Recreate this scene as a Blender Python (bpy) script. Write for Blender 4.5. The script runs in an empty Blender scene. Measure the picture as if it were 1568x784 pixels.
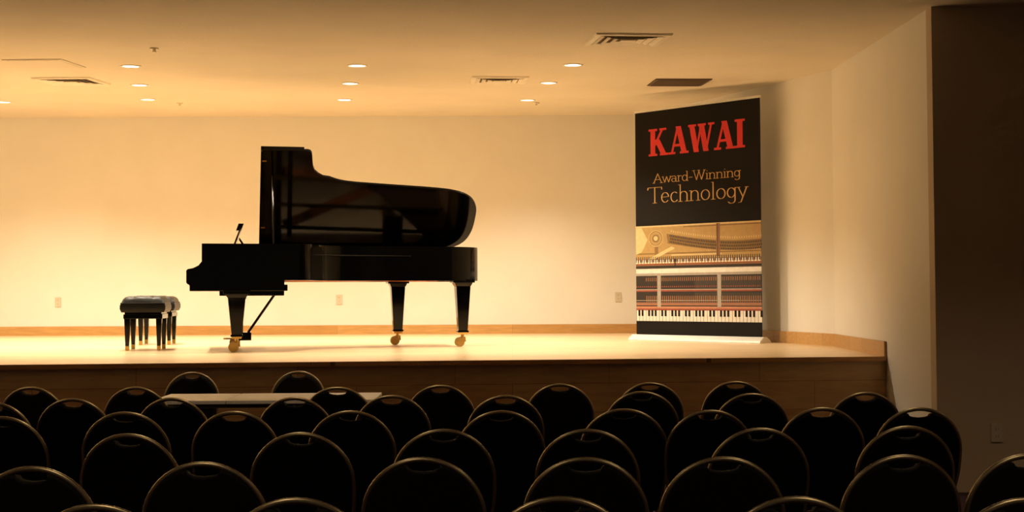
import bpy, bmesh, math, random
from mathutils import Vector, Matrix
random.seed(7)
sc = bpy.context.scene
try:
    sc.view_settings.view_transform = 'Standard'
    sc.view_settings.look = 'None'
except Exception: pass

# ------------------------------------------------------------------ camera
F = 2000.0; EYE = 1.42; STG = 0.90
PITCH = math.atan(62/2000); ROLL = -0.0045
cam = bpy.data.cameras.new('camera'); camo = bpy.data.objects.new('camera', cam)
sc.collection.objects.link(camo); sc.camera = camo
cam.sensor_width = 36; cam.lens = 36*F/1600; cam.clip_end = 200
RM = Matrix.Rotation(math.pi/2+PITCH, 3, 'X') @ Matrix.Rotation(ROLL, 3, 'Z')
camo.matrix_world = Matrix.Translation((0, 0, EYE)) @ RM.to_4x4()
CP = Vector((0, 0, EYE))
def ray(x, y): return RM @ Vector(((x-800)/F, (400-y)/F, -1))
def at_z(x, y, z):
    r = ray(x, y); return CP + r*((z-EYE)/r.z)
def at_d(x, y, d):
    r = ray(x, y); return CP + r*(d/r.y)
CS = 0.0487; C0 = EYE+1.628
def ceil_z(d): return C0+CS*d
def at_ceil(x, y):
    r = ray(x, y); t = (C0-EYE)/(r.z-CS*r.y); return CP + r*t

# ------------------------------------------------------------------ materials
def lin(c): return tuple((v/255/12.92 if v/255 <= .04045 else ((v/255+.055)/1.055)**2.4) for v in c)+(1,)
def mat(name, col, rough=.5, metal=0, var=.06, scale=8, bump=0, bscale=60, coat=0, emit=None, es=0, spec=None):
    m = bpy.data.materials.new(name); m.use_nodes = True
    nt = m.node_tree; b = nt.nodes['Principled BSDF']
    c = lin(col)
    tc = nt.nodes.new('ShaderNodeTexCoord'); nz = nt.nodes.new('ShaderNodeTexNoise')
    nz.inputs['Scale'].default_value = scale; nz.inputs['Detail'].default_value = 3
    nt.links.new(tc.outputs['Object'], nz.inputs['Vector'])
    rp = nt.nodes.new('ShaderNodeValToRGB')
    rp.color_ramp.elements[0].position = .3; rp.color_ramp.elements[1].position = .7
    rp.color_ramp.elements[0].color = tuple(v*(1-var) for v in c[:3])+(1,)
    rp.color_ramp.elements[1].color = tuple(min(1, v*(1+var)) for v in c[:3])+(1,)
    nt.links.new(nz.outputs['Fac'], rp.inputs['Fac']); nt.links.new(rp.outputs['Color'], b.inputs['Base Color'])
    b.inputs['Roughness'].default_value = rough; b.inputs['Metallic'].default_value = metal
    if coat: b.inputs['Coat Weight'].default_value = coat; b.inputs['Coat Roughness'].default_value = .03
    if spec is not None: b.inputs['Specular IOR Level'].default_value = spec
    if bump:
        n2 = nt.nodes.new('ShaderNodeTexNoise'); n2.inputs['Scale'].default_value = bscale
        nt.links.new(tc.outputs['Object'], n2.inputs['Vector'])
        bp = nt.nodes.new('ShaderNodeBump'); bp.inputs['Strength'].default_value = bump; bp.inputs['Distance'].default_value = .01
        nt.links.new(n2.outputs['Fac'], bp.inputs['Height']); nt.links.new(bp.outputs['Normal'], b.inputs['Normal'])
    if emit:
        b.inputs['Emission Color'].default_value = lin(emit); b.inputs['Emission Strength'].default_value = es
    return m

def wood(name, c1, c2, cm, bw, rh, rough=.35, msize=.002, rot=None, grain=.5, scl=(1, 12, 12), spec=.5):
    m = bpy.data.materials.new(name); m.use_nodes = True
    nt = m.node_tree; b = nt.nodes['Principled BSDF']; N = nt.nodes.new; L = nt.links.new
    tc = N('ShaderNodeTexCoord'); mp = N('ShaderNodeMapping')
    if rot: mp.inputs['Rotation'].default_value = rot
    L(tc.outputs['Object'], mp.inputs['Vector'])
    br = N('ShaderNodeTexBrick'); br.offset = .37; br.offset_frequency = 2
    br.inputs['Color1'].default_value = lin(c1); br.inputs['Color2'].default_value = lin(c2); br.inputs['Mortar'].default_value = lin(cm)
    br.inputs['Scale'].default_value = 1; br.inputs['Mortar Size'].default_value = msize
    br.inputs['Brick Width'].default_value = bw; br.inputs['Row Height'].default_value = rh
    L(mp.outputs['Vector'], br.inputs['Vector'])
    m2 = N('ShaderNodeMapping'); m2.inputs['Scale'].default_value = scl; L(mp.outputs['Vector'], m2.inputs['Vector'])
    nz = N('ShaderNodeTexNoise'); nz.inputs['Scale'].default_value = 3; nz.inputs['Detail'].default_value = 6; L(m2.outputs['Vector'], nz.inputs['Vector'])
    mx = N('ShaderNodeMix'); mx.data_type = 'RGBA'; mx.blend_type = 'MULTIPLY'; mx.inputs['Factor'].default_value = grain
    rp = N('ShaderNodeValToRGB'); rp.color_ramp.elements[0].position = .3; rp.color_ramp.elements[1].position = .7
    rp.color_ramp.elements[0].color = (.62, .55, .48, 1); rp.color_ramp.elements[1].color = (1, 1, 1, 1)
    L(nz.outputs['Fac'], rp.inputs['Fac']); L(br.outputs['Color'], mx.inputs[6]); L(rp.outputs['Color'], mx.inputs[7])
    L(mx.outputs[2], b.inputs['Base Color']); b.inputs['Roughness'].default_value = rough
    b.inputs['Specular IOR Level'].default_value = spec
    return m

M_wall = mat('wall_paint', (232, 228, 219), .85, var=.02, scale=2, bump=.15, bscale=90)
M_ceil = mat('ceiling_plaster', (220, 209, 188), .9, var=.035, scale=1.3, bump=.3, bscale=40)
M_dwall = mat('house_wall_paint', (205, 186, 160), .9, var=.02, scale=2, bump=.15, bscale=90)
M_carpet = mat('carpet', (56, 28, 44), 1, var=.25, scale=60, bump=.5, bscale=300)
M_maple = wood('maple_floor', (234, 208, 168), (220, 188, 142), (160, 122, 84), 1.1, .057, rough=.30, msize=.0012, grain=.25)
M_facing = wood('stage_facing_wood', (218, 184, 136), (202, 162, 112), (140, 105, 68), 1.25, .235, rough=.45, msize=.002, rot=(math.pi/2, 0, 0), grain=.5, scl=(1.2, 9, 9))
M_nose = wood('stage_nosing_wood', (190, 140, 80), (176, 124, 68), (110, 75, 40), 1.6, .3, grain=.5)
M_oak = wood('oak_trim', (212, 168, 106), (198, 152, 90), (140, 95, 45), 2.4, .5, rough=.4, msize=.001, grain=.5, scl=(1.5, 9, 14))
M_black = mat('piano_lacquer', (4, 4, 4), .08, var=.0, spec=.3)
M_lid = mat('piano_lid_lacquer', (3, 3, 3), .1, var=.0, spec=.13)
M_iron = mat('cast_plate_gold', (120, 90, 40), .45, 1)
M_brass = mat('brass', (200, 166, 100), .33, 1)
M_sb = mat('soundboard_spruce', (120, 78, 40), .5, var=.1)
M_under = mat('piano_underside_wood', (205, 112, 48), .5, var=.15, scale=4)
M_ivory = mat('key_white', (240, 235, 222), .25)
M_ebony = mat('key_black', (10, 10, 10), .3)
M_felt = mat('red_felt', (130, 20, 22), .95)
M_steel = mat('steel', (170, 168, 160), .25, 1)
M_leather = mat('bench_leather', (10, 9, 9), .38, var=.1, bump=.3, bscale=120, spec=.3)
M_vinyl = mat('chair_upholstery', (12, 9, 10), .8, var=.25, scale=40, bump=.2, bscale=200, spec=.2)
M_seat = mat('chair_seat_fabric', (46, 18, 34), .9, var=.3, scale=60)
M_cframe = mat('chair_frame_metal', (172, 160, 130), .38, 1, var=.1)
M_plast = mat('white_plastic', (208, 198, 178), .4)
M_slot = mat('dark_slot', (25, 22, 20), .8)
M_vin = mat('vent_interior', (120, 98, 70), .8)
M_vent = mat('vent_metal_white', (232, 222, 202), .5)
M_vdark = mat('vent_return_dark', (92, 76, 58), .7)
M_table = mat('table_laminate', (240, 237, 230), .4, var=.03)
M_tabedge = mat('table_edge', (60, 50, 45), .6)
M_alu = mat('banner_aluminium', (225, 222, 215), .35, .3)
M_bblk = mat('banner_print_black', (18, 13, 11), .7, var=.03, spec=.2)
M_bred = mat('banner_print_red', (214, 40, 36), .5)
M_bgold = mat('banner_print_gold', (200, 160, 96), .5)
M_lamp = mat('downlight_lens', (255, 240, 210), .5, emit=(255, 240, 212), es=9)

# ------------------------------------------------------------------ mesh builder
class MB:
    def __init__(s): s.v = []; s.f = []; s.M = Matrix.Identity(4)
    def add(s, vs, fs, m=0, sm=False):
        o = len(s.v); s.v += [tuple(s.M @ Vector(p)) for p in vs]
        for f in fs: s.f.append((tuple(i+o for i in f), m, sm))
    def box(s, x0, x1, y0, y1, z0, z1, m=0):
        vs = [(x, y, z) for z in (z0, z1) for y in (y0, y1) for x in (x0, x1)]
        s.add(vs, [(0, 2, 3, 1), (4, 5, 7, 6), (0, 1, 5, 4), (2, 6, 7, 3), (0, 4, 6, 2), (1, 3, 7, 5)], m)
    def frust(s, c0, w0, d0, z0, c1, w1, d1, z1, m=0):
        vs = []
        for c, w, d, z in ((c0, w0, d0, z0), (c1, w1, d1, z1)):
            vs += [(c[0]-w/2, c[1]-d/2, z), (c[0]+w/2, c[1]-d/2, z), (c[0]+w/2, c[1]+d/2, z), (c[0]-w/2, c[1]+d/2, z)]
        s.add(vs, [(3, 2, 1, 0), (4, 5, 6, 7), (0, 1, 5, 4), (1, 2, 6, 5), (2, 3, 7, 6), (3, 0, 4, 7)], m)
    def prism(s, poly, fn, h0, h1, m=0, sm=False):
        n = len(poly); vs = [fn(a, b, h0) for a, b in poly]+[fn(a, b, h1) for a, b in poly]
        s.add(vs, [tuple(range(n-1, -1, -1)), tuple(range(n, 2*n))], m)
        s.add(vs, [(i, (i+1) % n, n+(i+1) % n, n+i) for i in range(n)], m, sm)
    def tube(s, path, r, seg=8, m=0, caps=True):
        P = [Vector(p) for p in path]; vs = []; n = len(P); up = None
        for i, p in enumerate(P):
            t = (P[min(i+1, n-1)]-P[max(i-1, 0)]).normalized()
            if up is None: up = Vector((0, 0, 1)) if abs(t.z) < .9 else Vector((1, 0, 0))
            a = (up-t*up.dot(t)).normalized(); up = a; b = t.cross(a)
            rr = r[i] if isinstance(r, (list, tuple)) else r
            vs += [p+(a*math.cos(2*math.pi*k/seg)+b*math.sin(2*math.pi*k/seg))*rr for k in range(seg)]
        fs = [(i*seg+k, i*seg+(k+1) % seg, (i+1)*seg+(k+1) % seg, (i+1)*seg+k) for i in range(n-1) for k in range(seg)]
        s.add(vs, fs, m, True)
        if caps: s.add(vs, [tuple(range(seg-1, -1, -1)), tuple(range((n-1)*seg, n*seg))], m)
    def disc(s, c, axis, r, h, seg=20, m=0):
        c = Vector(c); a = Vector(axis).normalized(); s.tube([c-a*h/2, c+a*h/2], r, seg, m)
    def build(s, name, mats, parent=None, bevel=0, bseg=2, loc=None):
        me = bpy.data.meshes.new(name); me.from_pydata(s.v, [], [f[0] for f in s.f])
        for mm in mats: me.materials.append(mm)
        for p, f in zip(me.polygons, s.f): p.material_index = f[1]; p.use_smooth = f[2]
        bm = bmesh.new(); bm.from_mesh(me); bmesh.ops.recalc_face_normals(bm, faces=bm.faces); bm.to_mesh(me); bm.free()
        o = bpy.data.objects.new(name, me); sc.collection.objects.link(o)
        if parent: o.parent = parent
        if loc: o.location = loc
        if bevel:
            bv = o.modifiers.new('bevel', 'BEVEL'); bv.width = bevel; bv.segments = bseg; bv.limit_method = 'ANGLE'; bv.angle_limit = math.radians(40)
        return o
def empty(name, loc=(0, 0, 0), rz=0):
    e = bpy.data.objects.new(name, None); sc.collection.objects.link(e); e.location = loc; e.rotation_euler = (0, 0, rz); return e
XY = lambda a, b, h: (a, b, h)

# ------------------------------------------------------------------ room
P0 = Vector((1.82, 17.6)); P2 = Vector((3.22, 12.8)); P3 = Vector((3.04, 9.2))
XL = -9.0; XR = 7.5; YB = 17.6
mb = MB(); mb.box(XL-.2, XR+.2, -4, 18, -.2, 0); mb.build('floor', [M_carpet])
mb = MB(); mb.prism([(-4, ceil_z(-4)), (18, ceil_z(18)), (18, ceil_z(18)+.2), (-4, ceil_z(-4)+.2)], lambda a, b, h: (h, a, b), XL-.2, XR+.2); mb.build('ceiling', [M_ceil])
def wall(name, a, b, out, m, th=.2, endfix=None):
    a = Vector(a); b = Vector(b); n = Vector((-(b-a).y, (b-a).x)).normalized()*th*out
    mb = MB(); bn = b+n if endfix is None else Vector(endfix)
    vs = []
    for p in (a, b, bn, a+n):
        vs += [(p.x, p.y, 0), (p.x, p.y, ceil_z(p.y)+.02)]
    mb.add(vs, [(0, 2, 3, 1), (2, 4, 5, 3), (4, 6, 7, 5), (6, 0, 1, 7), (0, 6, 4, 2), (1, 3, 5, 7)])
    return mb.build(name, [m])
wall('wall_back', (XL, YB), (P0.x, YB), 1, M_wall)
wall('wall_right', P0, P2, 1, M_wall)
wall('wall_right_front', P2, P3, 1, M_wall, endfix=(P3.x+.2, P3.y+.15))
wall('wall_house_front', (P3.x, P3.y), (XR, P3.y), 1, M_dwall, th=.12)
wall('wall_house_right', (XR, -4), (XR, P3.y), -1, M_dwall)
wall('wall_left', (XL, -4), (XL, YB), 1, M_wall)

# stage
def front_y(x): return 9.96+.0988*(x+3.98)
cx = 3.11
Ce = Vector((cx, front_y(cx)))
poly = [(XL, front_y(XL)), (Ce.x, Ce.y), (P2.x, P2.y), (P0.x, P0.y), (XL, YB)]
mb = MB(); mb.prism(poly, XY, STG-.03, STG); stage = empty('stage')
mb.build('stage_floor_boards', [M_maple], stage)
mb = MB()
polyf = [(XL, front_y(XL)+.03), (Ce.x, Ce.y+.03), (P2.x, P2.y), (P0.x, P0.y), (XL, YB)]
mb.prism(polyf, XY, 0, STG-.03); mb.build('stage_front_facing', [M_facing], stage)
mb = MB()
mb.prism([(XL, front_y(XL)-.012), (Ce.x, Ce.y-.012), (Ce.x, Ce.y+.028), (XL, front_y(XL)+.028)], XY, STG-.035, STG+.001)
mb.build('stage_nosing', [M_nose], stage, bevel=.006)
def base(name, a, b, out):
    a = Vector(a); b = Vector(b); n = Vector((-(b-a).y, (b-a).x)).normalized()*.02*out
    mb = MB(); mb.prism([tuple(a), tuple(b), tuple(b+n), tuple(a+n)], XY, STG, STG+.125); mb.build(name, [M_oak], bevel=.004)
base('baseboard_back', (XL, YB), (P0.x, YB), -1)
base('baseboard_right', P0, P2, -1)
base('baseboard_right_front', P2, Ce, -1)

# ------------------------------------------------------------------ ceiling fittings
TILT = math.atan(CS)
def cmat(x, y, rz=0, drop=0):
    p = at_ceil(x, y) - Vector((0, 0, drop))
    return Matrix.Translation(p) @ Matrix.Rotation(TILT, 4, 'X') @ Matrix.Rotation(rz, 4, 'Z')
def downlight(M, energy, es_mat, col=(1, .85, .625)):
    mb = MB(); R = .082
    ring = [(R+.018, 0), (R+.016, -.008), (R, -.010), (R-.004, -.003)]
    seg = 28; vs = []; fs = []
    for (r, z) in ring:
        vs += [(r*math.cos(2*math.pi*k/seg), r*math.sin(2*math.pi*k/seg), z) for k in range(seg)]
    for j in range(len(ring)-1):
        fs += [(j*seg+k, j*seg+(k+1) % seg, (j+1)*seg+(k+1) % seg, (j+1)*seg+k) for k in range(seg)]
    mb.add(vs, fs, 0, True)
    mb.add([(R*math.cos(2*math.pi*k/seg), R*math.sin(2*math.pi*k/seg), -.004) for k in range(seg)], [tuple(range(seg))], 1)
    o = mb.build('recessed_downlight', [M_vent, es_mat]); o.matrix_world = M
    ld = bpy.data.lights.new('downlight_lamp', 'SPOT'); ld.energy = energy; ld.color = col
    ld.spot_size = math.radians(125); ld.spot_blend = .75; ld.shadow_soft_size = .07
    lo = bpy.data.objects.new('lamp', ld); sc.collection.objects.link(lo); lo.parent = o; lo.location = (0, 0, -.05)
lights = [(204, 103), (218, 132.5), (231, 155), (558, 102), (547, 130), (538, 155.5), (895, 101), (857, 129), (824, 156), (5, 159)]
extra = [(-160, 104), (-125, 133), (-330, 150)]
for i, (x, y) in enumerate(lights+extra): downlight(cmat(x, y), 272, M_lamp)
M_lampd = mat('added_downlight_lens', (255, 230, 190), .5, emit=(255, 215, 160), es=1.5)
for x in (-5, -1.5, 2, 5.2):  # unseen house downlights, added as fill to brighten stage facing and house wall
    for d in (6.2, 2.5, -1.0):
        downlight(Matrix.Translation((x, d, ceil_z(d))) @ Matrix.Rotation(TILT, 4, 'X'), 44, M_lampd, (1, .72, .42))

def diffuser(x, y, w, rz, n=4):
    mb = MB()
    def ring(r0, z0, r1, z1):
        vs = [(sx*r0, sy*r0, z0) for sx, sy in ((-1, -1), (1, -1), (1, 1), (-1, 1))]+[(sx*r1, sy*r1, z1) for sx, sy in ((-1, -1), (1, -1), (1, 1), (-1, 1))]
        mb.add(vs, [(i, (i+1) % 4, 4+(i+1) % 4, 4+i) for i in range(4)], 0)
    h = w/2
    mb.box(-h*.97, h*.97, -h*.97, h*.97, -.004, .0, 1)
    ring(h, -.002, h-.01, -.016); ring(h-.01, -.016, h-.05, -.018)
    for k in range(n):
        r = (h-.05)*(1-k/n); ring(r, -.018, r-.045, -.006); ring(r-.004, -.022, r-.046, -.010)
    mb.box(-.06, .06, -.06, .06, -.02, -.012, 0)
    mb.build('ceiling_air_diffuser', [M_vent, M_vin]).matrix_world = cmat(x, y, rz)
diffuser(980, 61, .64, math.radians(6)); diffuser(780, 124.5, .60, math.radians(4)); diffuser(112, 126, .62, math.radians(-3))
mb = MB(); mb.box(-.3, .3, -.3, .3, -.012, 0, 0)
for k in range(14): mb.box(-.27, .27, -.27+k*.04, -.25+k*.04, -.018, -.010, 0)
mb.build('ceiling_return_grille', [M_vdark], bevel=.002).matrix_world = cmat(1061, 128, math.radians(3))
mb = MB(); mb.box(-.28, .28, -.3, .3, -.008, 0, 0); mb.box(-.25, .25, -.27, .27, -.011, -.008, 0)
mb.build('ceiling_access_panel', [M_ceil], bevel=.002).matrix_world = cmat(70, 99, math.radians(-3))
for (x, y) in ((241, 75), (281, 161), (838, 160)):
    mb = MB(); mb.disc((0, 0, -.007), (0, 0, 1), .04, .012, 18, 0); mb.disc((0, 0, -.02), (0, 0, 1), .014, .03, 10, 0); mb.disc((0, 0, -.036), (0, 0, 1), .022, .004, 12, 0)
    mb.build('fire_sprinkler', [M_vent]).matrix_world = cmat(x, y)

def outlet(x, y, d, slots=True):
    p = at_d(x, y, d); mb = MB()
    mb.box(-.042, .042, -.012, 0, -.066, .066, 0)
    for zc in (-.026, .026):
        mb.box(-.017, .017, -.014, -.011, zc-.017, zc+.017, 0)
        mb.box(-.009, -.006, -.0145, -.013, zc-.006, zc+.008, 1); mb.box(.006, .009, -.0145, -.013, zc-.006, zc+.008, 1)
    mb.build('wall_outlet', [M_plast, M_slot], loc=p, bevel=.001)
outlet(91, 472, YB); outlet(530, 468, YB); outlet(966, 464, YB); outlet(1557, 676, P3.y)

# ------------------------------------------------------------------ grand piano
piano = empty('grand_piano', (-3.03, 11.9, STG), math.radians(12))
W = 1.56
key = [(.14, 0), (.95, 0), (1.08, .015), (1.15, .07), (1.2, .19), (1.27, .32), (1.38, .41), (1.55, .47), (1.9, .51), (2.3, .55), (2.52, .59), (2.66, .67), (2.74, .81), (2.76, 1.0), (2.75, 1.26), (2.69, 1.44), (2.56, 1.54), (2.4, W), (.14, W)]
key = [((1.5+(u-1.5)*1.13 if u > 1.5 else u), v) for u, v in key]
def crom(pts, n=5):
    out = []
    for i in range(len(pts)-1):
        p0 = Vector(pts[max(i-1, 0)]); p1 = Vector(pts[i]); p2 = Vector(pts[i+1]); p3 = Vector(pts[min(i+2, len(pts)-1)])
        for k in range(n):
            t = k/n
            out.append(.5*((2*p1)+(-p0+p2)*t+(2*p0-5*p1+4*p2-p3)*t*t+(-p0+3*p1-3*p2+p3)*t**3))
    out.append(Vector(pts[-1])); return out
curve = [Vector(key[0])]+crom(key[1:-1], 6)+[Vector(key[-1])]
def offset(c, d):
    res = []
    for i, p in enumerate(c):
        t = (c[min(i+1, len(c)-1)]-c[max(i-1, 0)]).normalized(); res.append(p+Vector((-t.y, t.x))*d)
    return res
inner = offset(curve, .06)
mb = MB(); n = len(curve); vs = []
for c, z in ((curve, .675), (curve, 1.02), (inner, 1.02), (inner, .675)): vs += [(p.x, p.y, z) for p in c]
for j in range(4):
    k = (j+1) % 4
    mb.add([vs[j*n+i] for i in range(n)]+[vs[k*n+i] for i in range(n)], [(i, i+1, n+i+1, n+i) for i in range(n-1)], 0, j in (0, 2))
mb.add(vs, [(0, n, 2*n, 3*n), (n-1, 2*n-1, 3*n-1, 4*n-1)], 0)
mb.build('rim', [M_black], piano)
# underside and soundboard
ip = [(p.x, p.y) for p in offset(curve, .05) if p.x > .6]
mb = MB(); mb.prism(ip, XY, .70, .72, 0)
mb.build('bottom_boards', [M_under], piano)
mb = MB()
for (a, b) in (((.9, .15), (2.4, 1.3)), ((.9, .8), (2.5, .95)), ((.95, 1.4), (2.3, .8))):
    a = Vector(a); b = Vector(b); nn = Vector((-(b-a).y, (b-a).x)).normalized()*.05
    mb.prism([tuple(a+nn), tuple(b+nn), tuple(b-nn), tuple(a-nn)], XY, .675, .72, 0)
mb.build('bottom_braces', [M_under], piano)
mb = MB(); mb.prism(ip, XY, .86, .875, 0); mb.build('soundboard', [M_sb], piano)
# cast plate : border + struts, strings
pl = [p for p in offset(curve, .07) if p.x > .62]; pi_ = [p for p in offset(curve, .19) if p.x > .62]
m_ = min(len(pl), len(pi_)); pl = pl[-m_:] if len(pl) > m_ else pl; pi_ = pi_[-m_:] if len(pi_) > m_ else pi_
mb = MB(); vs = [(p.x, p.y, .93) for p in pl]+[(p.x, p.y, .915) for p in pi_]
mb.add(vs, [(i, i+1, m_+i+1, m_+i) for i in range(m_-1)], 0, True)
mb.box(.62, .86, .07, W-.07, .9, .935, 0)
for v0, v1, u1 in ((.45, .5, 1.4), (.8, .9, 2.6), (1.1, 1.15, 2.65), (1.35, 1.4, 2.6)):
    a = Vector((.8, v0)); b = Vector((u1, v1)); nn = Vector((0, .018))
    mb.prism([tuple(a+nn), tuple(b+nn), tuple(b-nn), tuple(a-nn)], XY, .92, .95, 0)
mb.build('cast_iron_plate', [M_iron], piano)
mb = MB()
for i in range(60):
    v = .15+i*.0215; u1 = 1.05+min(1, (v-.1)/.5)*1.35 if v < .6 else 2.6
    mb.box(.7, u1, v-.0012, v+.0012, .922, .9245, 0)
for i in range(80):
    for j in range(3): mb.box(.66+j*.03, .667+j*.03, .12+i*.0165, .126+i*.0165, .93, .955, 0)
mb.build('strings_and_tuning_pins', [M_steel], piano)
mb = MB(); mb.box(.98, 1.03, .16, 1.45, .925, .955, 0)
mb.build('dampers', [M_ebony], piano)
# cheeks (arms)
prof = [(.16, 1.02), (.148, .985), (.152, .965), (.172, .945), (.17, .905), (.15, .865), (.11, .815), (.06, .79), (.015, .782), (0, .768), (0, .655), (.012, .64), (.04, .632), (.045, .61), (.9, .61), (.9, 1.02)]
for nm, v0, v1 in (('treble_arm', -.004, .10), ('bass_arm', W-.10, W+.004)):
    mb = MB(); mb.prism(prof, lambda a, b, h: (a, h, b), v0, v1, 0); mb.build(nm, [M_black], piano, bevel=.008, bseg=3)
mb = MB(); mb.box(.03, .93, 0.0, W, .575, .635, 0); mb.box(.3, .9, .05, W-.05, .53, .58, 0); mb.build('keybed', [M_black], piano, bevel=.006)
mb = MB(); mb.box(.02, .045, .1, W-.1, .63, .72, 0); mb.box(.045, .22, .1, .17, .63, .755, 0); mb.box(.045, .22, W-.17, W-.1, .63, .755, 0); mb.build('keyslip', [M_black], piano, bevel=.004)
mb = MB(); kw = (W-.34)/52
for i in range(52): mb.box(.05, .24, .17+i*kw+.0006, .17+(i+1)*kw-.0006, .68, .745, 0)
for i in range(51):
    if (i % 7) in (0, 2, 3, 5, 6): mb.box(.11, .24, .17+(i+1)*kw-.006, .17+(i+1)*kw+.006, .745, .758, 1)
mb.build('keyboard', [M_ivory, M_ebony], piano)
mb = MB(); mb.prism([(.215, .745), (.235, .75), (.27, .90), (.30, .93), (.33, .93), (.34, .745)], lambda a, b, h: (a, h, b), .1, W-.1, 0); mb.box(.24, .246, .1, W-.1, .742, .752, 1); mb.build('fallboard', [M_black, M_felt], piano, bevel=.003)
mb = MB(); mb.box(.33, .69, .1, W-.1, .93, .955, 0); mb.box(.6, .62, .1, W-.1, .7, .95, 0); mb.build('tuning_pin_shelf', [M_black], piano)
# music desk
mb = MB()
def tilt(a, b, h): return (.40+b*.42+h, a, .955+b*1.15)
mb.prism([(.42, 0), (1.14, 0), (1.14, .13), (1.08, .2), (.78, .235), (.48, .2), (.42, .13)], tilt, 0, .018, 0)
mb.prism([(.42, .0), (1.14, .0), (1.14, .02), (.42, .02)], tilt, -.05, 0, 0)
mb.prism([(.6, .19), (.96, .19), (.96, .25), (.6, .25)], tilt, -.03, .02, 0)
mb.tube([(.48, .6, 1.10), (.58, .6, .955)], .006, 6, 0); mb.tube([(.48, .96, 1.10), (.58, .96, .955)], .006, 6, 0)
mb.build('music_desk', [M_black], piano, bevel=.002)
# lid
AL = math.radians(35.2); HV = W+.005; HZ = 1.032
def lidf(u, w, t): return (u, HV-w*math.cos(AL)+t*math.sin(AL), HZ+w*math.sin(AL)+t*math.cos(AL))
oc = offset(curve, -.012)
lp = [(.69, W-.02), (.70, W+.005), (.72, W+.01), (1.135, W+.01), (1.16, W), (1.175, W-.03), (1.185, 1.42), (1.195, 1.33), (1.215, 1.27), (1.25, 1.225), (1.30, 1.185)]+[(p.x, W-p.y) for p in oc if (p.x > 1.36)]+[(.69, -.01)]
mb = MB(); mb.prism(lp, lidf, 0, .024, 0, False); mb.build('lid', [M_lid], piano, bevel=.006, bseg=3)
mb = MB(); mb.prism([(.685, 0.), (.685, W+.01), (1.10, W+.01), (1.10, 0.)], lidf, .026, .05, 0); mb.build('lid_front_flap', [M_lid], piano, bevel=.005)
mb = MB(); mb.tube([(.80, .05, 1.02), (.80, HV-1.28*math.cos(AL), HZ+1.28*math.sin(AL)-.005)], .009, 8, 0); mb.build('lid_prop', [M_lid], piano)
mb = MB()
for u in (.9, 1.6, 2.3): mb.tube([(u-.05, W+.008, 1.025), (u+.05, W+.008, 1.025)], .009, 8, 0)
for w in (.35, 1.4): mb.prism([(.70, w), (.74, w), (.74, w+.02), (.70, w+.02)], lidf, -.003, 0, 0)
mb.build('lid_hinges', [M_brass], piano)
# legs
def leg(name, u, v, ztop, sc_=1.0):
    mb = MB(); c = (u, v)
    mb.frust(c, .25*sc_, .25*sc_, ztop-.035, c, .25*sc_, .25*sc_, ztop, 0)
    mb.frust(c, .17*sc_, .17*sc_, ztop-.07, c, .21*sc_, .21*sc_, ztop-.035, 0)
    mb.frust(c, .095, .095, .16, c, .165*sc_, .165*sc_, ztop-.07, 0)
    mb.frust(c, .115, .115, .145, c, .115, .115, .165, 0)
    mb.build(name, [M_black], piano, bevel=.004)
    mb = MB()
    mb.frust(c, .085, .085, .125, c, .1, .1, .147, 0)
    mb.tube([(u, v, .07), (u, v, .13)], .018, 12, 0)
    mb.prism([(u-.035, .05), (u+.035, .05), (u+.03, .1), (u-.03, .1)], lambda a, b, h: (a, h, b), v-.012, v+.012, 0)
    for s_ in (-1, 1):
        mb.disc((u-.03, v+s_*.026, .048), (0, 1, 0), .048, .022, 24, 0)
        mb.disc((u-.03, v+s_*.026, .048), (0, 1, 0), .02, .034, 14, 0)
    mb.tube([(u-.03, v-.045, .048), (u-.03, v+.045, .048)], .008, 8, 0)
    mb.build(name+'_caster', [M_brass], piano)
leg('leg_treble', .46, .12, .58); leg('leg_bass', .46, W-.14, .58); leg('leg_tail', 2.73, .74, .69, .9); leg('leg_rear_bass', 2.14, W-.16, .69, .9)
# lyre
mb = MB(); lv = W/2
for s_ in (-1, 1):
    mb.frust((.5, lv+s_*.09), .04, .035, .16, (.5, lv+s_*.11), .05, .04, .54, 0)
    mb.tube([(.56, lv+s_*.12, .15), (.84, lv+s_*.12, .56)], .011, 8, 0)
mb.box(.44, .6, lv-.15, lv+.15, .09, .17, 0); mb.box(.46, .55, lv-.13, lv+.13, .5, .54, 0)
for s_ in (-.03, 0, .03): mb.tube([(.5, lv+s_, .17), (.5, lv+s_, .52)], .004, 6, 1)
for s_ in (-.07, 0, .07): mb.prism([(lv+s_-.012, .44), (lv+s_+.012, .44), (lv+s_+.02, .35), (lv+s_+.014, .33), (lv+s_-.014, .33), (lv+s_-.02, .35)], lambda a, b, h: (b, a, h), .10, .112, 1)
mb.build('pedal_lyre', [M_black, M_brass], piano, bevel=.003)

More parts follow.
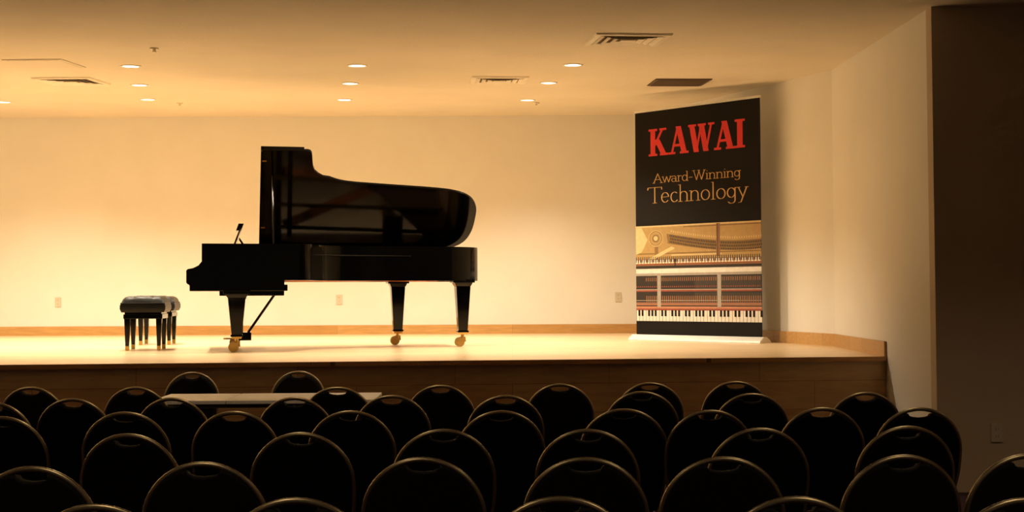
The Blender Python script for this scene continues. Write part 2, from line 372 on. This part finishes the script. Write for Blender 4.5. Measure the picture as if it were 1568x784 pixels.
# ------------------------------------------------------------------ benches
def bench(px, py, d0, rz=0, wx=.19, wy=.30):
    p = at_z(px, py, STG); b = empty('piano_bench', (p.x, d0, STG), rz)
    H = .355
    mb = MB()
    for sx in (-1, 1):
        for sy in (-1, 1):
            c = (sx*(wx-.035), sy*(wy-.035)); mb.frust(c, .036, .036, .045, c, .06, .06, H, 0)
    mb.box(-wx, wx, -wy, wy, H-.045, H, 0); mb.box(-wx+.01, wx-.01, -wy+.01, wy-.01, H, H+.03, 0)
    mb.build('frame', [M_black], b, bevel=.004)
    mb = MB()
    for sx in (-1, 1):
        for sy in (-1, 1):
            c = (sx*(wx-.035), sy*(wy-.035)); mb.frust(c, .034, .034, 0, c, .037, .037, .045, 0)
    for sy in (-1, 1): mb.tube([(0, sy*wy, H-.02), (0, sy*(wy+.035), H-.02)], .008, 10, 1); mb.disc((0, sy*(wy+.045), H-.02), (0, 1, 0), .022, .02, 18, 1)
    mb.build('feet_and_knobs', [M_brass, M_black], b)
    nx, ny = 28, 44; vs = []; fs = []; cxw, cyw = wx+.022, wy+.02
    btn = [(sx*cxw*.5, sy*cyw*.36) for sx in (-1, 0, 1) for sy in (-2, -1, 0, 1, 2)]
    for j in range(ny+1):
        for i in range(nx+1):
            a = i/nx*2-1; c = j/ny*2-1
            e = (1-abs(a)**6)*(1-abs(c)**8)
            x = a*cxw; y = c*cyw
            z = H+.105+.078*max(e, 0)**.5
            for (bx, by) in btn: z -= .022*math.exp(-((x-bx)**2+(y-by)**2)/.0009)
            z -= .006*(abs(math.sin(math.pi*x/(cxw)))**12)
            vs.append((x, y, z))
    for j in range(ny):
        for i in range(nx): k = j*(nx+1)+i; fs.append((k, k+1, k+nx+2, k+nx+1))
    mb = MB(); mb.add(vs, fs, 0, True)
    per = [j_ for j_ in range(nx+1)]+[j*(nx+1)+nx for j in range(1, ny+1)]+[ny*(nx+1)+i for i in range(nx-1, -1, -1)]+[j*(nx+1) for j in range(ny-1, 0, -1)]
    ring = [vs[k] for k in per]; L_ = len(ring)
    levels = [(1.0, H+.105), (1.04, H+.085), (1.04, H+.05), (.97, H+.018)]
    vv = []
    for s_, z in levels: vv += [(x*s_, y*(1+(s_-1)*.6), z) for x, y, _ in ring]
    mb.add(vv, [(l*L_+i, l*L_+(i+1) % L_, (l+1)*L_+(i+1) % L_, (l+1)*L_+i) for l in range(3) for i in range(L_)], 0, True)
    mb.add([(x*.97, y*.98, H+.018) for x, y, _ in ring], [tuple(range(L_))], 0)
    mb.tube([(x*1.005, y*1.003, H+.108) for x, y, _ in ring]+[(ring[0][0]*1.005, ring[0][1]*1.003, H+.108)], .005, 6, 0)
    mb.build('tufted_cushion', [M_leather], b)
bench(237, 545, 12.75, math.radians(9), .185, .25)
bench(260, 536, 14.2, math.radians(8), .185, .25)

# ------------------------------------------------------------------ banner
BL = Vector((1.445, 14.9)); BR = Vector((2.675, 13.72)); BW = (BR-BL).length
ang = math.atan2(BR.y-BL.y, BR.x-BL.x); ban = empty('roll_up_banner_stand', (BL.x, BL.y, STG), ang)
ZT, ZB = 2.645, .06
mb = MB(); mb.box(0, BW, 0, .004, ZB, ZT, 0); mb.build('banner_sheet', [M_bblk], ban)
mb = MB(); mb.box(-.005, BW+.005, -.008, .014, ZT-.005, ZT+.02, 0); mb.tube([(BW/2, .05, .05), (BW/2, .03, ZT)], .012, 10, 0)
mb.build('top_rail_and_pole', [M_alu], ban)
mb = MB(); mb.prism([(-.11, 0), (.11, 0), (.10, .025), (.03, .065), (-.03, .065), (-.10, .025)], lambda a, b, h: (h, a, b), -.04, BW+.04, 0)
mb.build('base_cassette', [M_alu], ban, bevel=.006)
HH = ZT-ZB
def T(t): return ZT-t*HH
class Flat:
    def __init__(s): s.mb = MB(); s.k = 0
    def poly(s, pts, off=.001):
        s.k += 1; y = -off-s.k*4e-6; s.mb.add([(a, y, b) for a, b in pts], [tuple(range(len(pts)))], 0)
    def rect(s, a0, a1, b0, b1, off=.001): s.poly([(a0, b0), (a1, b0), (a1, b1), (a0, b1)], off)
    def build(s, name, m): return s.mb.build(name, [m], ban)
# big red serif letters
def bold(fl, ch, x0, sx, z0, sz):
    P = lambda pts: fl.poly([(x0+a*sx, z0+b*sz) for a, b in pts])
    def st(xa, ya, xb, yb, w): P([(xa-w/2, ya), (xa+w/2, ya), (xb+w/2, yb), (xb-w/2, yb)])
    def se(a, b, y): P([(a, y-.04), (b, y-.04), (b, y+.04), (a, y+.04)])
    if ch == 'K': st(.24, 0, .24, 1, .26); st(.34, .38, .78, 1, .13); st(.86, 0, .46, .6, .29); se(.0, .48, .04); se(.0, .48, .96); se(.6, .98, .96); se(.62, 1.08, .04); return 1.1
    if ch == 'A': st(.16, 0, .50, 1, .11); st(.84, 0, .52, 1, .28); P([(.26, .27), (.75, .27), (.72, .36), (.3, .36)]); se(.0, .36, .04); se(.6, 1.06, .04); return 1.05
    if ch == 'W': st(.42, 0, .18, 1, .27); st(.42, 0, .64, .85, .10); st(.92, 0, .68, 1, .27); st(.92, 0, 1.2, 1, .10); se(0, .42, .96); se(.5, .92, .96); se(1.04, 1.36, .96); return 1.33
    if ch == 'I': st(.25, 0, .25, 1, .27); se(0, .5, .04); se(0, .5, .96); return .52
fl = Flat(); adv = {'K': 1.1, 'A': 1.05, 'W': 1.33, 'I': .52}; tot = sum(adv[c] for c in 'KAWAI')
xa, xb = .115*BW, .89*BW; sx = (xb-xa)/tot; cur = xa
for c in 'KAWAI': cur += bold(fl, c, cur, sx, T(.203), T(.082)-T(.203))*sx
fl.build('headline_letters', M_bred)
# nib-pen lettering
def hull(pts):
    pts = sorted(set(pts)); 
    def half(ps):
        h = []
        for p in ps:
            while len(h) > 1 and (h[-1][0]-h[-2][0])*(p[1]-h[-2][1])-(h[-1][1]-h[-2][1])*(p[0]-h[-2][0]) <= 0: h.pop()
            h.append(p)
        return h
    a = half(pts); b = half(pts[::-1]); return a[:-1]+b[:-1]
def arc(cx, cy, rx, ry, a0, a1, n=12): return [(cx+rx*math.cos(math.radians(a0+(a1-a0)*i/n)), cy+ry*math.sin(math.radians(a0+(a1-a0)*i/n))) for i in range(n+1)]
X = .62
G = {
 'A': (.84, [[(.03, 0), (.40, 1)], [(.40, 1), (.76, 0)], [(.15, .36), (.62, .36)], [(-.06, 0), (.12, 0)], [(.64, 0), (.88, 0)]]),
 'W': (1.12, [[(.05, 1), (.30, 0), (.53, .95)], [(.50, 1), (.75, 0), (1.02, 1)], [(-.05, 1), (.16, 1)], [(.4, 1), (.6, 1)], [(.93, 1), (1.1, 1)]]),
 'w': (.84, [[(.03, X), (.22, 0), (.4, X)], [(.4, X), (.58, 0), (.78, X)], [(-.03, X), (.1, X)], [(.7, X), (.84, X)]]),
 'a': (.56, [arc(.22, .42, .2, .2, 150, 0)+[(.42, .05), (.5, 0)], arc(.22, .18, .19, .18, 0, 360, 16)]),
 'r': (.42, [[(.1, X), (.1, 0)], [(.0, 0), (.2, 0)], [(.1, .4)]+arc(.26, .42, .14, .18, 150, 40, 6), [(.0, X), (.1, X)]]),
 'd': (.60, [arc(.25, .31, .22, .31, 0, 360, 18), [(.47, 1.02), (.47, 0), (.55, 0)], [(.38, 1.02), (.47, 1.02)]]),
 '-': (.42, [[(.05, .33), (.33, .33)]]),
 'i': (.28, [[(.12, X), (.12, 0)], [(.02, 0), (.22, 0)], [(.03, X), (.12, X)], [(.11, .86), (.13, .88)]]),
 'n': (.64, [[(.1, X), (.1, 0)], arc(.3, .4, .2, .22, 180, 0)+[(.5, 0)], [(0, 0), (.2, 0)], [(.4, 0), (.6, 0)], [(.0, X), (.1, X)]]),
 'h': (.64, [[(.1, 1.05), (.1, 0)], arc(.3, .4, .2, .22, 180, 0)+[(.5, 0)], [(0, 0), (.2, 0)], [(.4, 0), (.6, 0)], [(.0, 1.05), (.1, 1.05)]]),
 'g': (.60, [arc(.25, .33, .21, .29, 0, 360, 18), [(.46, X), (.46, -.12)]+arc(.26, -.12, .2, .2, 0, -150), [(.46, X), (.56, X)]]),
 'T': (.80, [[(.02, .99), (.84, .99)], [(.43, .99), (.43, 0)], [(.32, 0), (.54, 0)], [(.02, .99), (.0, .85)], [(.84, .99), (.86, .85)]]),
 'e': (.56, [[(.06, .34), (.46, .36)]+arc(.26, .32, .21, .31, 10, 320, 16)]),
 'c': (.50, [arc(.26, .31, .21, .31, 50, 320, 16)]),
 'o': (.60, [arc(.28, .31, .23, .31, 0, 360, 20)]),
 'l': (.28, [[(.12, 1.05), (.12, 0)], [(.02, 0), (.22, 0)], [(.03, 1.05), (.12, 1.05)]]),
 'y': (.56, [[(.05, X), (.29, .03)], [(.5, X), (.18, -.28), (.06, -.3)], [(-.03, X), (.13, X)], [(.42, X), (.58, X)]]),
}
def text(fl, s, xa, xb, z0, capz, nib=.055, thin=.022):
    tot = sum(G[c][0] for c in s); sx = (xb-xa)/tot; cur = xa
    th = math.radians(25); ax = (math.cos(th)*nib, math.sin(th)*nib*.3); ay = (-math.sin(th)*thin*.5, math.cos(th)*thin)
    nb = [(i*ax[0]+j*ay[0], i*ax[1]+j*ay[1]) for i in (-1, 1) for j in (-1, 1)]
    for c in s:
        for st in G[c][1]:
            for p, q in zip(st[:-1], st[1:]):
                pts = [(round(cur+(u[0]+d[0])*sx, 6), round(z0+(u[1]+d[1])*capz, 6)) for u in (p, q) for d in nb]
                fl.poly(hull(pts))
        cur += G[c][0]*sx
fl = Flat()
text(fl, 'Award-Winning', .155*BW, .855*BW, T(.324), T(.283)-T(.324), .034, .020)
text(fl, 'Technology', .105*BW, .905*BW, T(.413), T(.343)-T(.413), .032, .012)
fl.build('tagline_letters', M_bgold)
# printed picture (piano action) as flat print patches
def pm(name, c): return mat('print_'+name, c, .55, var=.08, scale=20)
pg = pm('gold', (170, 138, 84)); pg2 = pm('gold_dark', (128, 98, 54)); pgl = pm('gold_light', (206, 180, 128)); pdk = pm('dark', (34, 27, 24)); pbr = pm('brown', (130, 90, 58))
pwh = pm('white', (218, 210, 198)); pgr = pm('grey', (158, 148, 136)); prd = pm('red', (140, 66, 46)); ppk = pm('pink', (178, 122, 92)); pdg = pm('darkgrey', (84, 76, 70))
B = lambda y: T((y-160)/368)   # picture rows
def Rr(fl, a0, a1, y0, y1, off=.001): fl.rect(a0*BW, a1*BW, B(y1), B(y0), off)
def disk(fl, ca, cy, r, off, sq=.9, n=20): fl.poly([(ca*BW+r*BW*math.cos(a/n*2*math.pi), B(cy)+r*BW*sq*math.sin(a/n*2*math.pi)) for a in range(n)], off)
fl = Flat(); Rr(fl, 0, 1, 350, 404); Rr(fl, 0, 1, 409, 412, .0016); disk(fl, .17, 370, .05, .0017); fl.build('print_plate', pg)
fl = Flat(); Rr(fl, 0, 1, 349, 351.5, .0014); disk(fl, .17, 370, .06, .0014); disk(fl, .17, 370, .018, .0024)
for i in range(40):
    t = i/39; y0 = 358+14*math.sin(t*2.0); Rr(fl, .3+.7*t-.003, .3+.7*t+.003, y0, y0+3, .0018)
fl.poly([(0, B(352)), (.05*BW, B(352)), (.10*BW, B(372)), (.05*BW, B(392)), (0, B(396))], .0013)
fl.poly([(.10*BW, B(404)), (.3*BW, B(384)), (.33*BW, B(387)), (.16*BW, B(404))], .0014); Rr(fl, .3, .7, 397, 399, .0014)
for i in range(6): disk(fl, .03+.02*(i % 2), 356+i*6, .006, .0022)
fl.build('print_plate_highlights', pgl)
fl = Flat()
ts = [i/16 for i in range(17)]
fl.poly([((.26+.74*t)*BW, B(363+15*math.sin(t*2.0))) for t in ts]+[((.27+.73*t)*BW, B(379+14*math.sin(t*2.0))) for t in ts[::-1]], .0012)
disk(fl, .17, 370, .030, .002); disk(fl, .17, 370, .056, .0015); Rr(fl, .16, .19, 384, 404, .0014); Rr(fl, .0, 1, 394, 396, .0012); Rr(fl, .4, 1, 352, 354, .0012)
fl.build('print_plate_shade', pg2)
fl = Flat()
for i in range(54):
    t = i/53; a = .29+.705*t; y0 = 365+15*math.sin(t*2.0); Rr(fl, a-.003, a+.004, y0, y0+3.4, .0016); Rr(fl, a+.002, a+.009, y0+5, y0+8.4, .0016); Rr(fl, a-.003, a+.004, y0+10, y0+13, .0016)
Rr(fl, 0, 1, 431, 453, .001); Rr(fl, 0, 1, 457, 481, .001); Rr(fl, 0, 1, 415, 419, .0014)
for i in range(60): Rr(fl, i/60, i/60+.006, 400, 409, .0016)
Rr(fl, .325, .335, 404, 418, .002); Rr(fl, .668, .672, 350, 402, .0024)
fl.build('print_dark_parts', pdk)
fl = Flat(); Rr(fl, .66, .69, 350, 402, .0022); Rr(fl, 0, 1, 404, 409, .001); Rr(fl, 0, 1, 412, 416, .0008)
for i in range(60): Rr(fl, i/60, i/60+.007, 434, 440, .0016); Rr(fl, i/60+.003, i/60+.011, 464, 474, .0016)
fl.build('print_brown_parts', pbr)
fl = Flat(); Rr(fl, 0, 1, 419, 431); Rr(fl, 0, 1, 453, 455, .0012); Rr(fl, 0, 1, 445, 446, .0016); Rr(fl, 0, 1, 471, 472, .002)
for a in (.18, .665): Rr(fl, a, a+.03, 431, 482, .0022)
fl.build('print_metal_rails', pgr)
fl = Flat(); Rr(fl, 0, 1, 420, 427, .0014); Rr(fl, 0, 1, 487, 505, .001)
for i in range(40): Rr(fl, i/40, i/40+.015, 405, 411, .002)
fl.build('print_white_keys', pwh)
fl = Flat(); Rr(fl, 0, 1, 454.5, 457, .0015); Rr(fl, 0, 1, 411.5, 413, .0022); Rr(fl, 0, 1, 484.5, 487.5, .0014)
for i in range(60): Rr(fl, i/60+.002, i/60+.009, 448, 450, .0018)
fl.build('print_red_felt', prd)
fl = Flat(); Rr(fl, 0, 1, 481, 485, .0012); Rr(fl, 0, 1, 475, 476.5, .0018); Rr(fl, 0, 1, 477.5, 479, .0018)
fl.build('print_pink_felt', ppk)
fl = Flat()
for i in range(90): Rr(fl, i/90, i/90+.003, 433, 452, .0013); Rr(fl, i/90, i/90+.003, 459, 470, .0013)
fl.build('print_action_lines', pdg)
fl = Flat()
for i in range(36):
    Rr(fl, i/36, i/36+.0025, 487, 505, .0014)
    if (i % 7) not in (2, 6): Rr(fl, i/36+.017, i/36+.034, 487, 497, .0016)
Rr(fl, 0, 1, 505, 528, .0012)
fl.build('print_black_keys', M_bblk)

# ------------------------------------------------------------------ chairs
def chair_mesh():
    mb = MB(); hw = .197; ZTp = .893; zc = .70
    yb = lambda z: -.18-(z-.45)*.17
    def outl(hw, top, zc, k=0.0):
        b = top-zc; pts = [(.162-(.197-hw), .44)]
        pts += [(hw-.004, zc-.10), (hw, zc-.04)]
        pts += [(hw*math.cos(a), zc+b*math.sin(a)) for a in [i/24*math.pi for i in range(25)]]
        pts += [(-hw, zc-.04), (-hw+.004, zc-.10), (-(.162-(.197-hw)), .44)]
        return pts
    o = outl(hw, ZTp, zc)
    path = [(.185, -.30, .01), (.18, -.22, .25), (.165, -.175, .40)]+[(a, yb(b), b) for a, b in o]+[(-.165, -.175, .40), (-.18, -.22, .25), (-.185, -.30, .01)]
    mb.tube(path, .0095, 8, 0)
    ip = outl(hw-.004, ZTp-.004, zc)
    pan = [(a, b) for a, b in ip if not (b > ZTp-.03 and abs(a) < .06)]
    left = [p for p in pan if p[0] >= 0]; right = [p for p in pan if p[0] < 0]
    nt = [(.054, .872), (.048, .862), (.03, .856), (0, .853), (-.03, .856), (-.048, .862), (-.054, .872)]
    pan = left+nt+right
    f = lambda a, b, h: (a, yb(b)+h, b)
    n = len(pan); sh = lambda k: [(a*k, .66+(b-.66)*k) for a, b in pan]
    rings = [(sh(.955), -.016), (sh(.985), -.012), (pan, -.004), (pan, .012), (sh(.98), .028), (sh(.9), .04)]
    vs = []
    for pts, h in rings: vs += [f(a, b, h) for a, b in pts]
    mb.add(vs, [(l*n+i, l*n+(i+1) % n, (l+1)*n+(i+1) % n, (l+1)*n+i) for l in range(5) for i in range(n)], 1, True)
    mb.add(vs, [tuple(range(n)), tuple(range(5*n, 6*n))], 1)
    seat = []; m = 28
    for i in range(m):
        a = 2*math.pi*i/m; ca, sa = math.cos(a), math.sin(a)
        seat.append((.2*math.copysign(abs(ca)**.45, ca)*(1.0 if sa > 0 else .93), .03+.21*math.copysign(abs(sa)**.45, sa)))
    lv = [(.93, .415), (1, .425), (1, .455), (.96, .48), (.82, .492), (.4, .498)]
    vs = []
    for k, z in lv: vs += [(a*k, .03+(b-.03)*k, z) for a, b in seat]
    mb.add(vs, [(l*m+i, l*m+(i+1) % m, (l+1)*m+(i+1) % m, (l+1)*m+i) for l in range(5) for i in range(m)], 2, True)
    mb.add(vs, [tuple(range(m)), tuple(range(5*m, 6*m))], 2)
    for s_ in (-1, 1):
        mb.tube([(s_*.165, -.175, .40), (s_*.18, .0, .41), (s_*.18, .18, .405), (s_*.185, .21, .36), (s_*.19, .25, .01)], .010, 8, 0)
        mb.tube([(s_*.182, -.215, .2), (s_*.186, .228, .2)], .007, 6, 0)
        for y in (-.30, .25): mb.disc((s_*(.185 if y < 0 else .19), y, .008), (0, 0, 1), .014, .016, 10, 1)
    mb.tube([(-.186, .225, .28), (.186, .225, .28)], .007, 6, 0); mb.tube([(-.18, -.20, .3), (.18, -.20, .3)], .007, 6, 0)
    return mb.build('banquet_chair', [M_cframe, M_vinyl, M_seat])
proto = chair_mesh(); first = [True]
def chair(px, py, rz=0, d=None, s=1.0):
    ztop = .902*s
    p = at_z(px, py, ztop) if d is None else at_d(px, py, d)
    if first[0]: o = proto; first[0] = False
    else: o = bpy.data.objects.new('banquet_chair', proto.data); sc.collection.objects.link(o)
    a = math.radians(rz)
    off = Vector((0, -.257*s, 0)); off.rotate(Matrix.Rotation(a, 3, 'Z'))
    o.location = (p.x-off.x, p.y-off.y, 0); o.rotation_euler = (0, 0, a); o.scale = (s, s, s)
rows = [
 [(48, 604), (212, 604), (527, 604), (688, 601), (875, 599), (1016, 597), (1150, 595), (1353, 612)],
 [(-10, 628), (113, 622), (268, 621), (460, 620), (612, 617), (790, 617), (1003, 611), (1175, 614)],
 [(2, 650), (195, 643), (366, 642), (548, 641), (783, 641), (975, 638), (1110, 640), (1285, 636), (1437, 636)],
 [(200, 677), (470, 675), (693, 670), (918, 670), (1187, 668), (1418, 665)],
 [(50, 728), (317, 721), (660, 714), (915, 714), (1130, 713), (1412, 710), (1608, 708)],
 [(150, 787), (463, 777), (875, 775), (1243, 775), (1600, 777)]]
for r in rows:
    for (x, y) in r:
        chair(x, y, random.uniform(-4, 4)+(x-700)/1600*10)
chair(301, 564, 183, d=9.35, s=.97); chair(467, 563, 178, d=9.42, s=.97)

# ------------------------------------------------------------------ table
tb = empty('folding_table', (-1.63, 8.62, 0), math.radians(2))
mb = MB(); 
mb.box(-.73, -.242, -.30, .30, .725, .75, 0); mb.box(-.238, .73, -.30, .30, .725, .75, 0); mb.build('table_top', [M_table], tb, bevel=.004)
mb = MB(); mb.box(-.71, .71, -.28, .28, .70, .725, 0)
for x in (-.64, .64):
    for y in (-.22, .22): mb.tube([(x, y, 0), (x, y, .7)], .014, 8, 0)
    mb.tube([(x, -.22, .1), (x, .22, .1)], .012, 8, 0)
mb.build('table_legs', [M_tabedge], tb)

# ------------------------------------------------------------------ world
w = bpy.data.worlds.new('world'); sc.world = w; w.use_nodes = True
bg = w.node_tree.nodes['Background']; bg.inputs[0].default_value = (1, .76, .5, 1); bg.inputs[1].default_value = .07
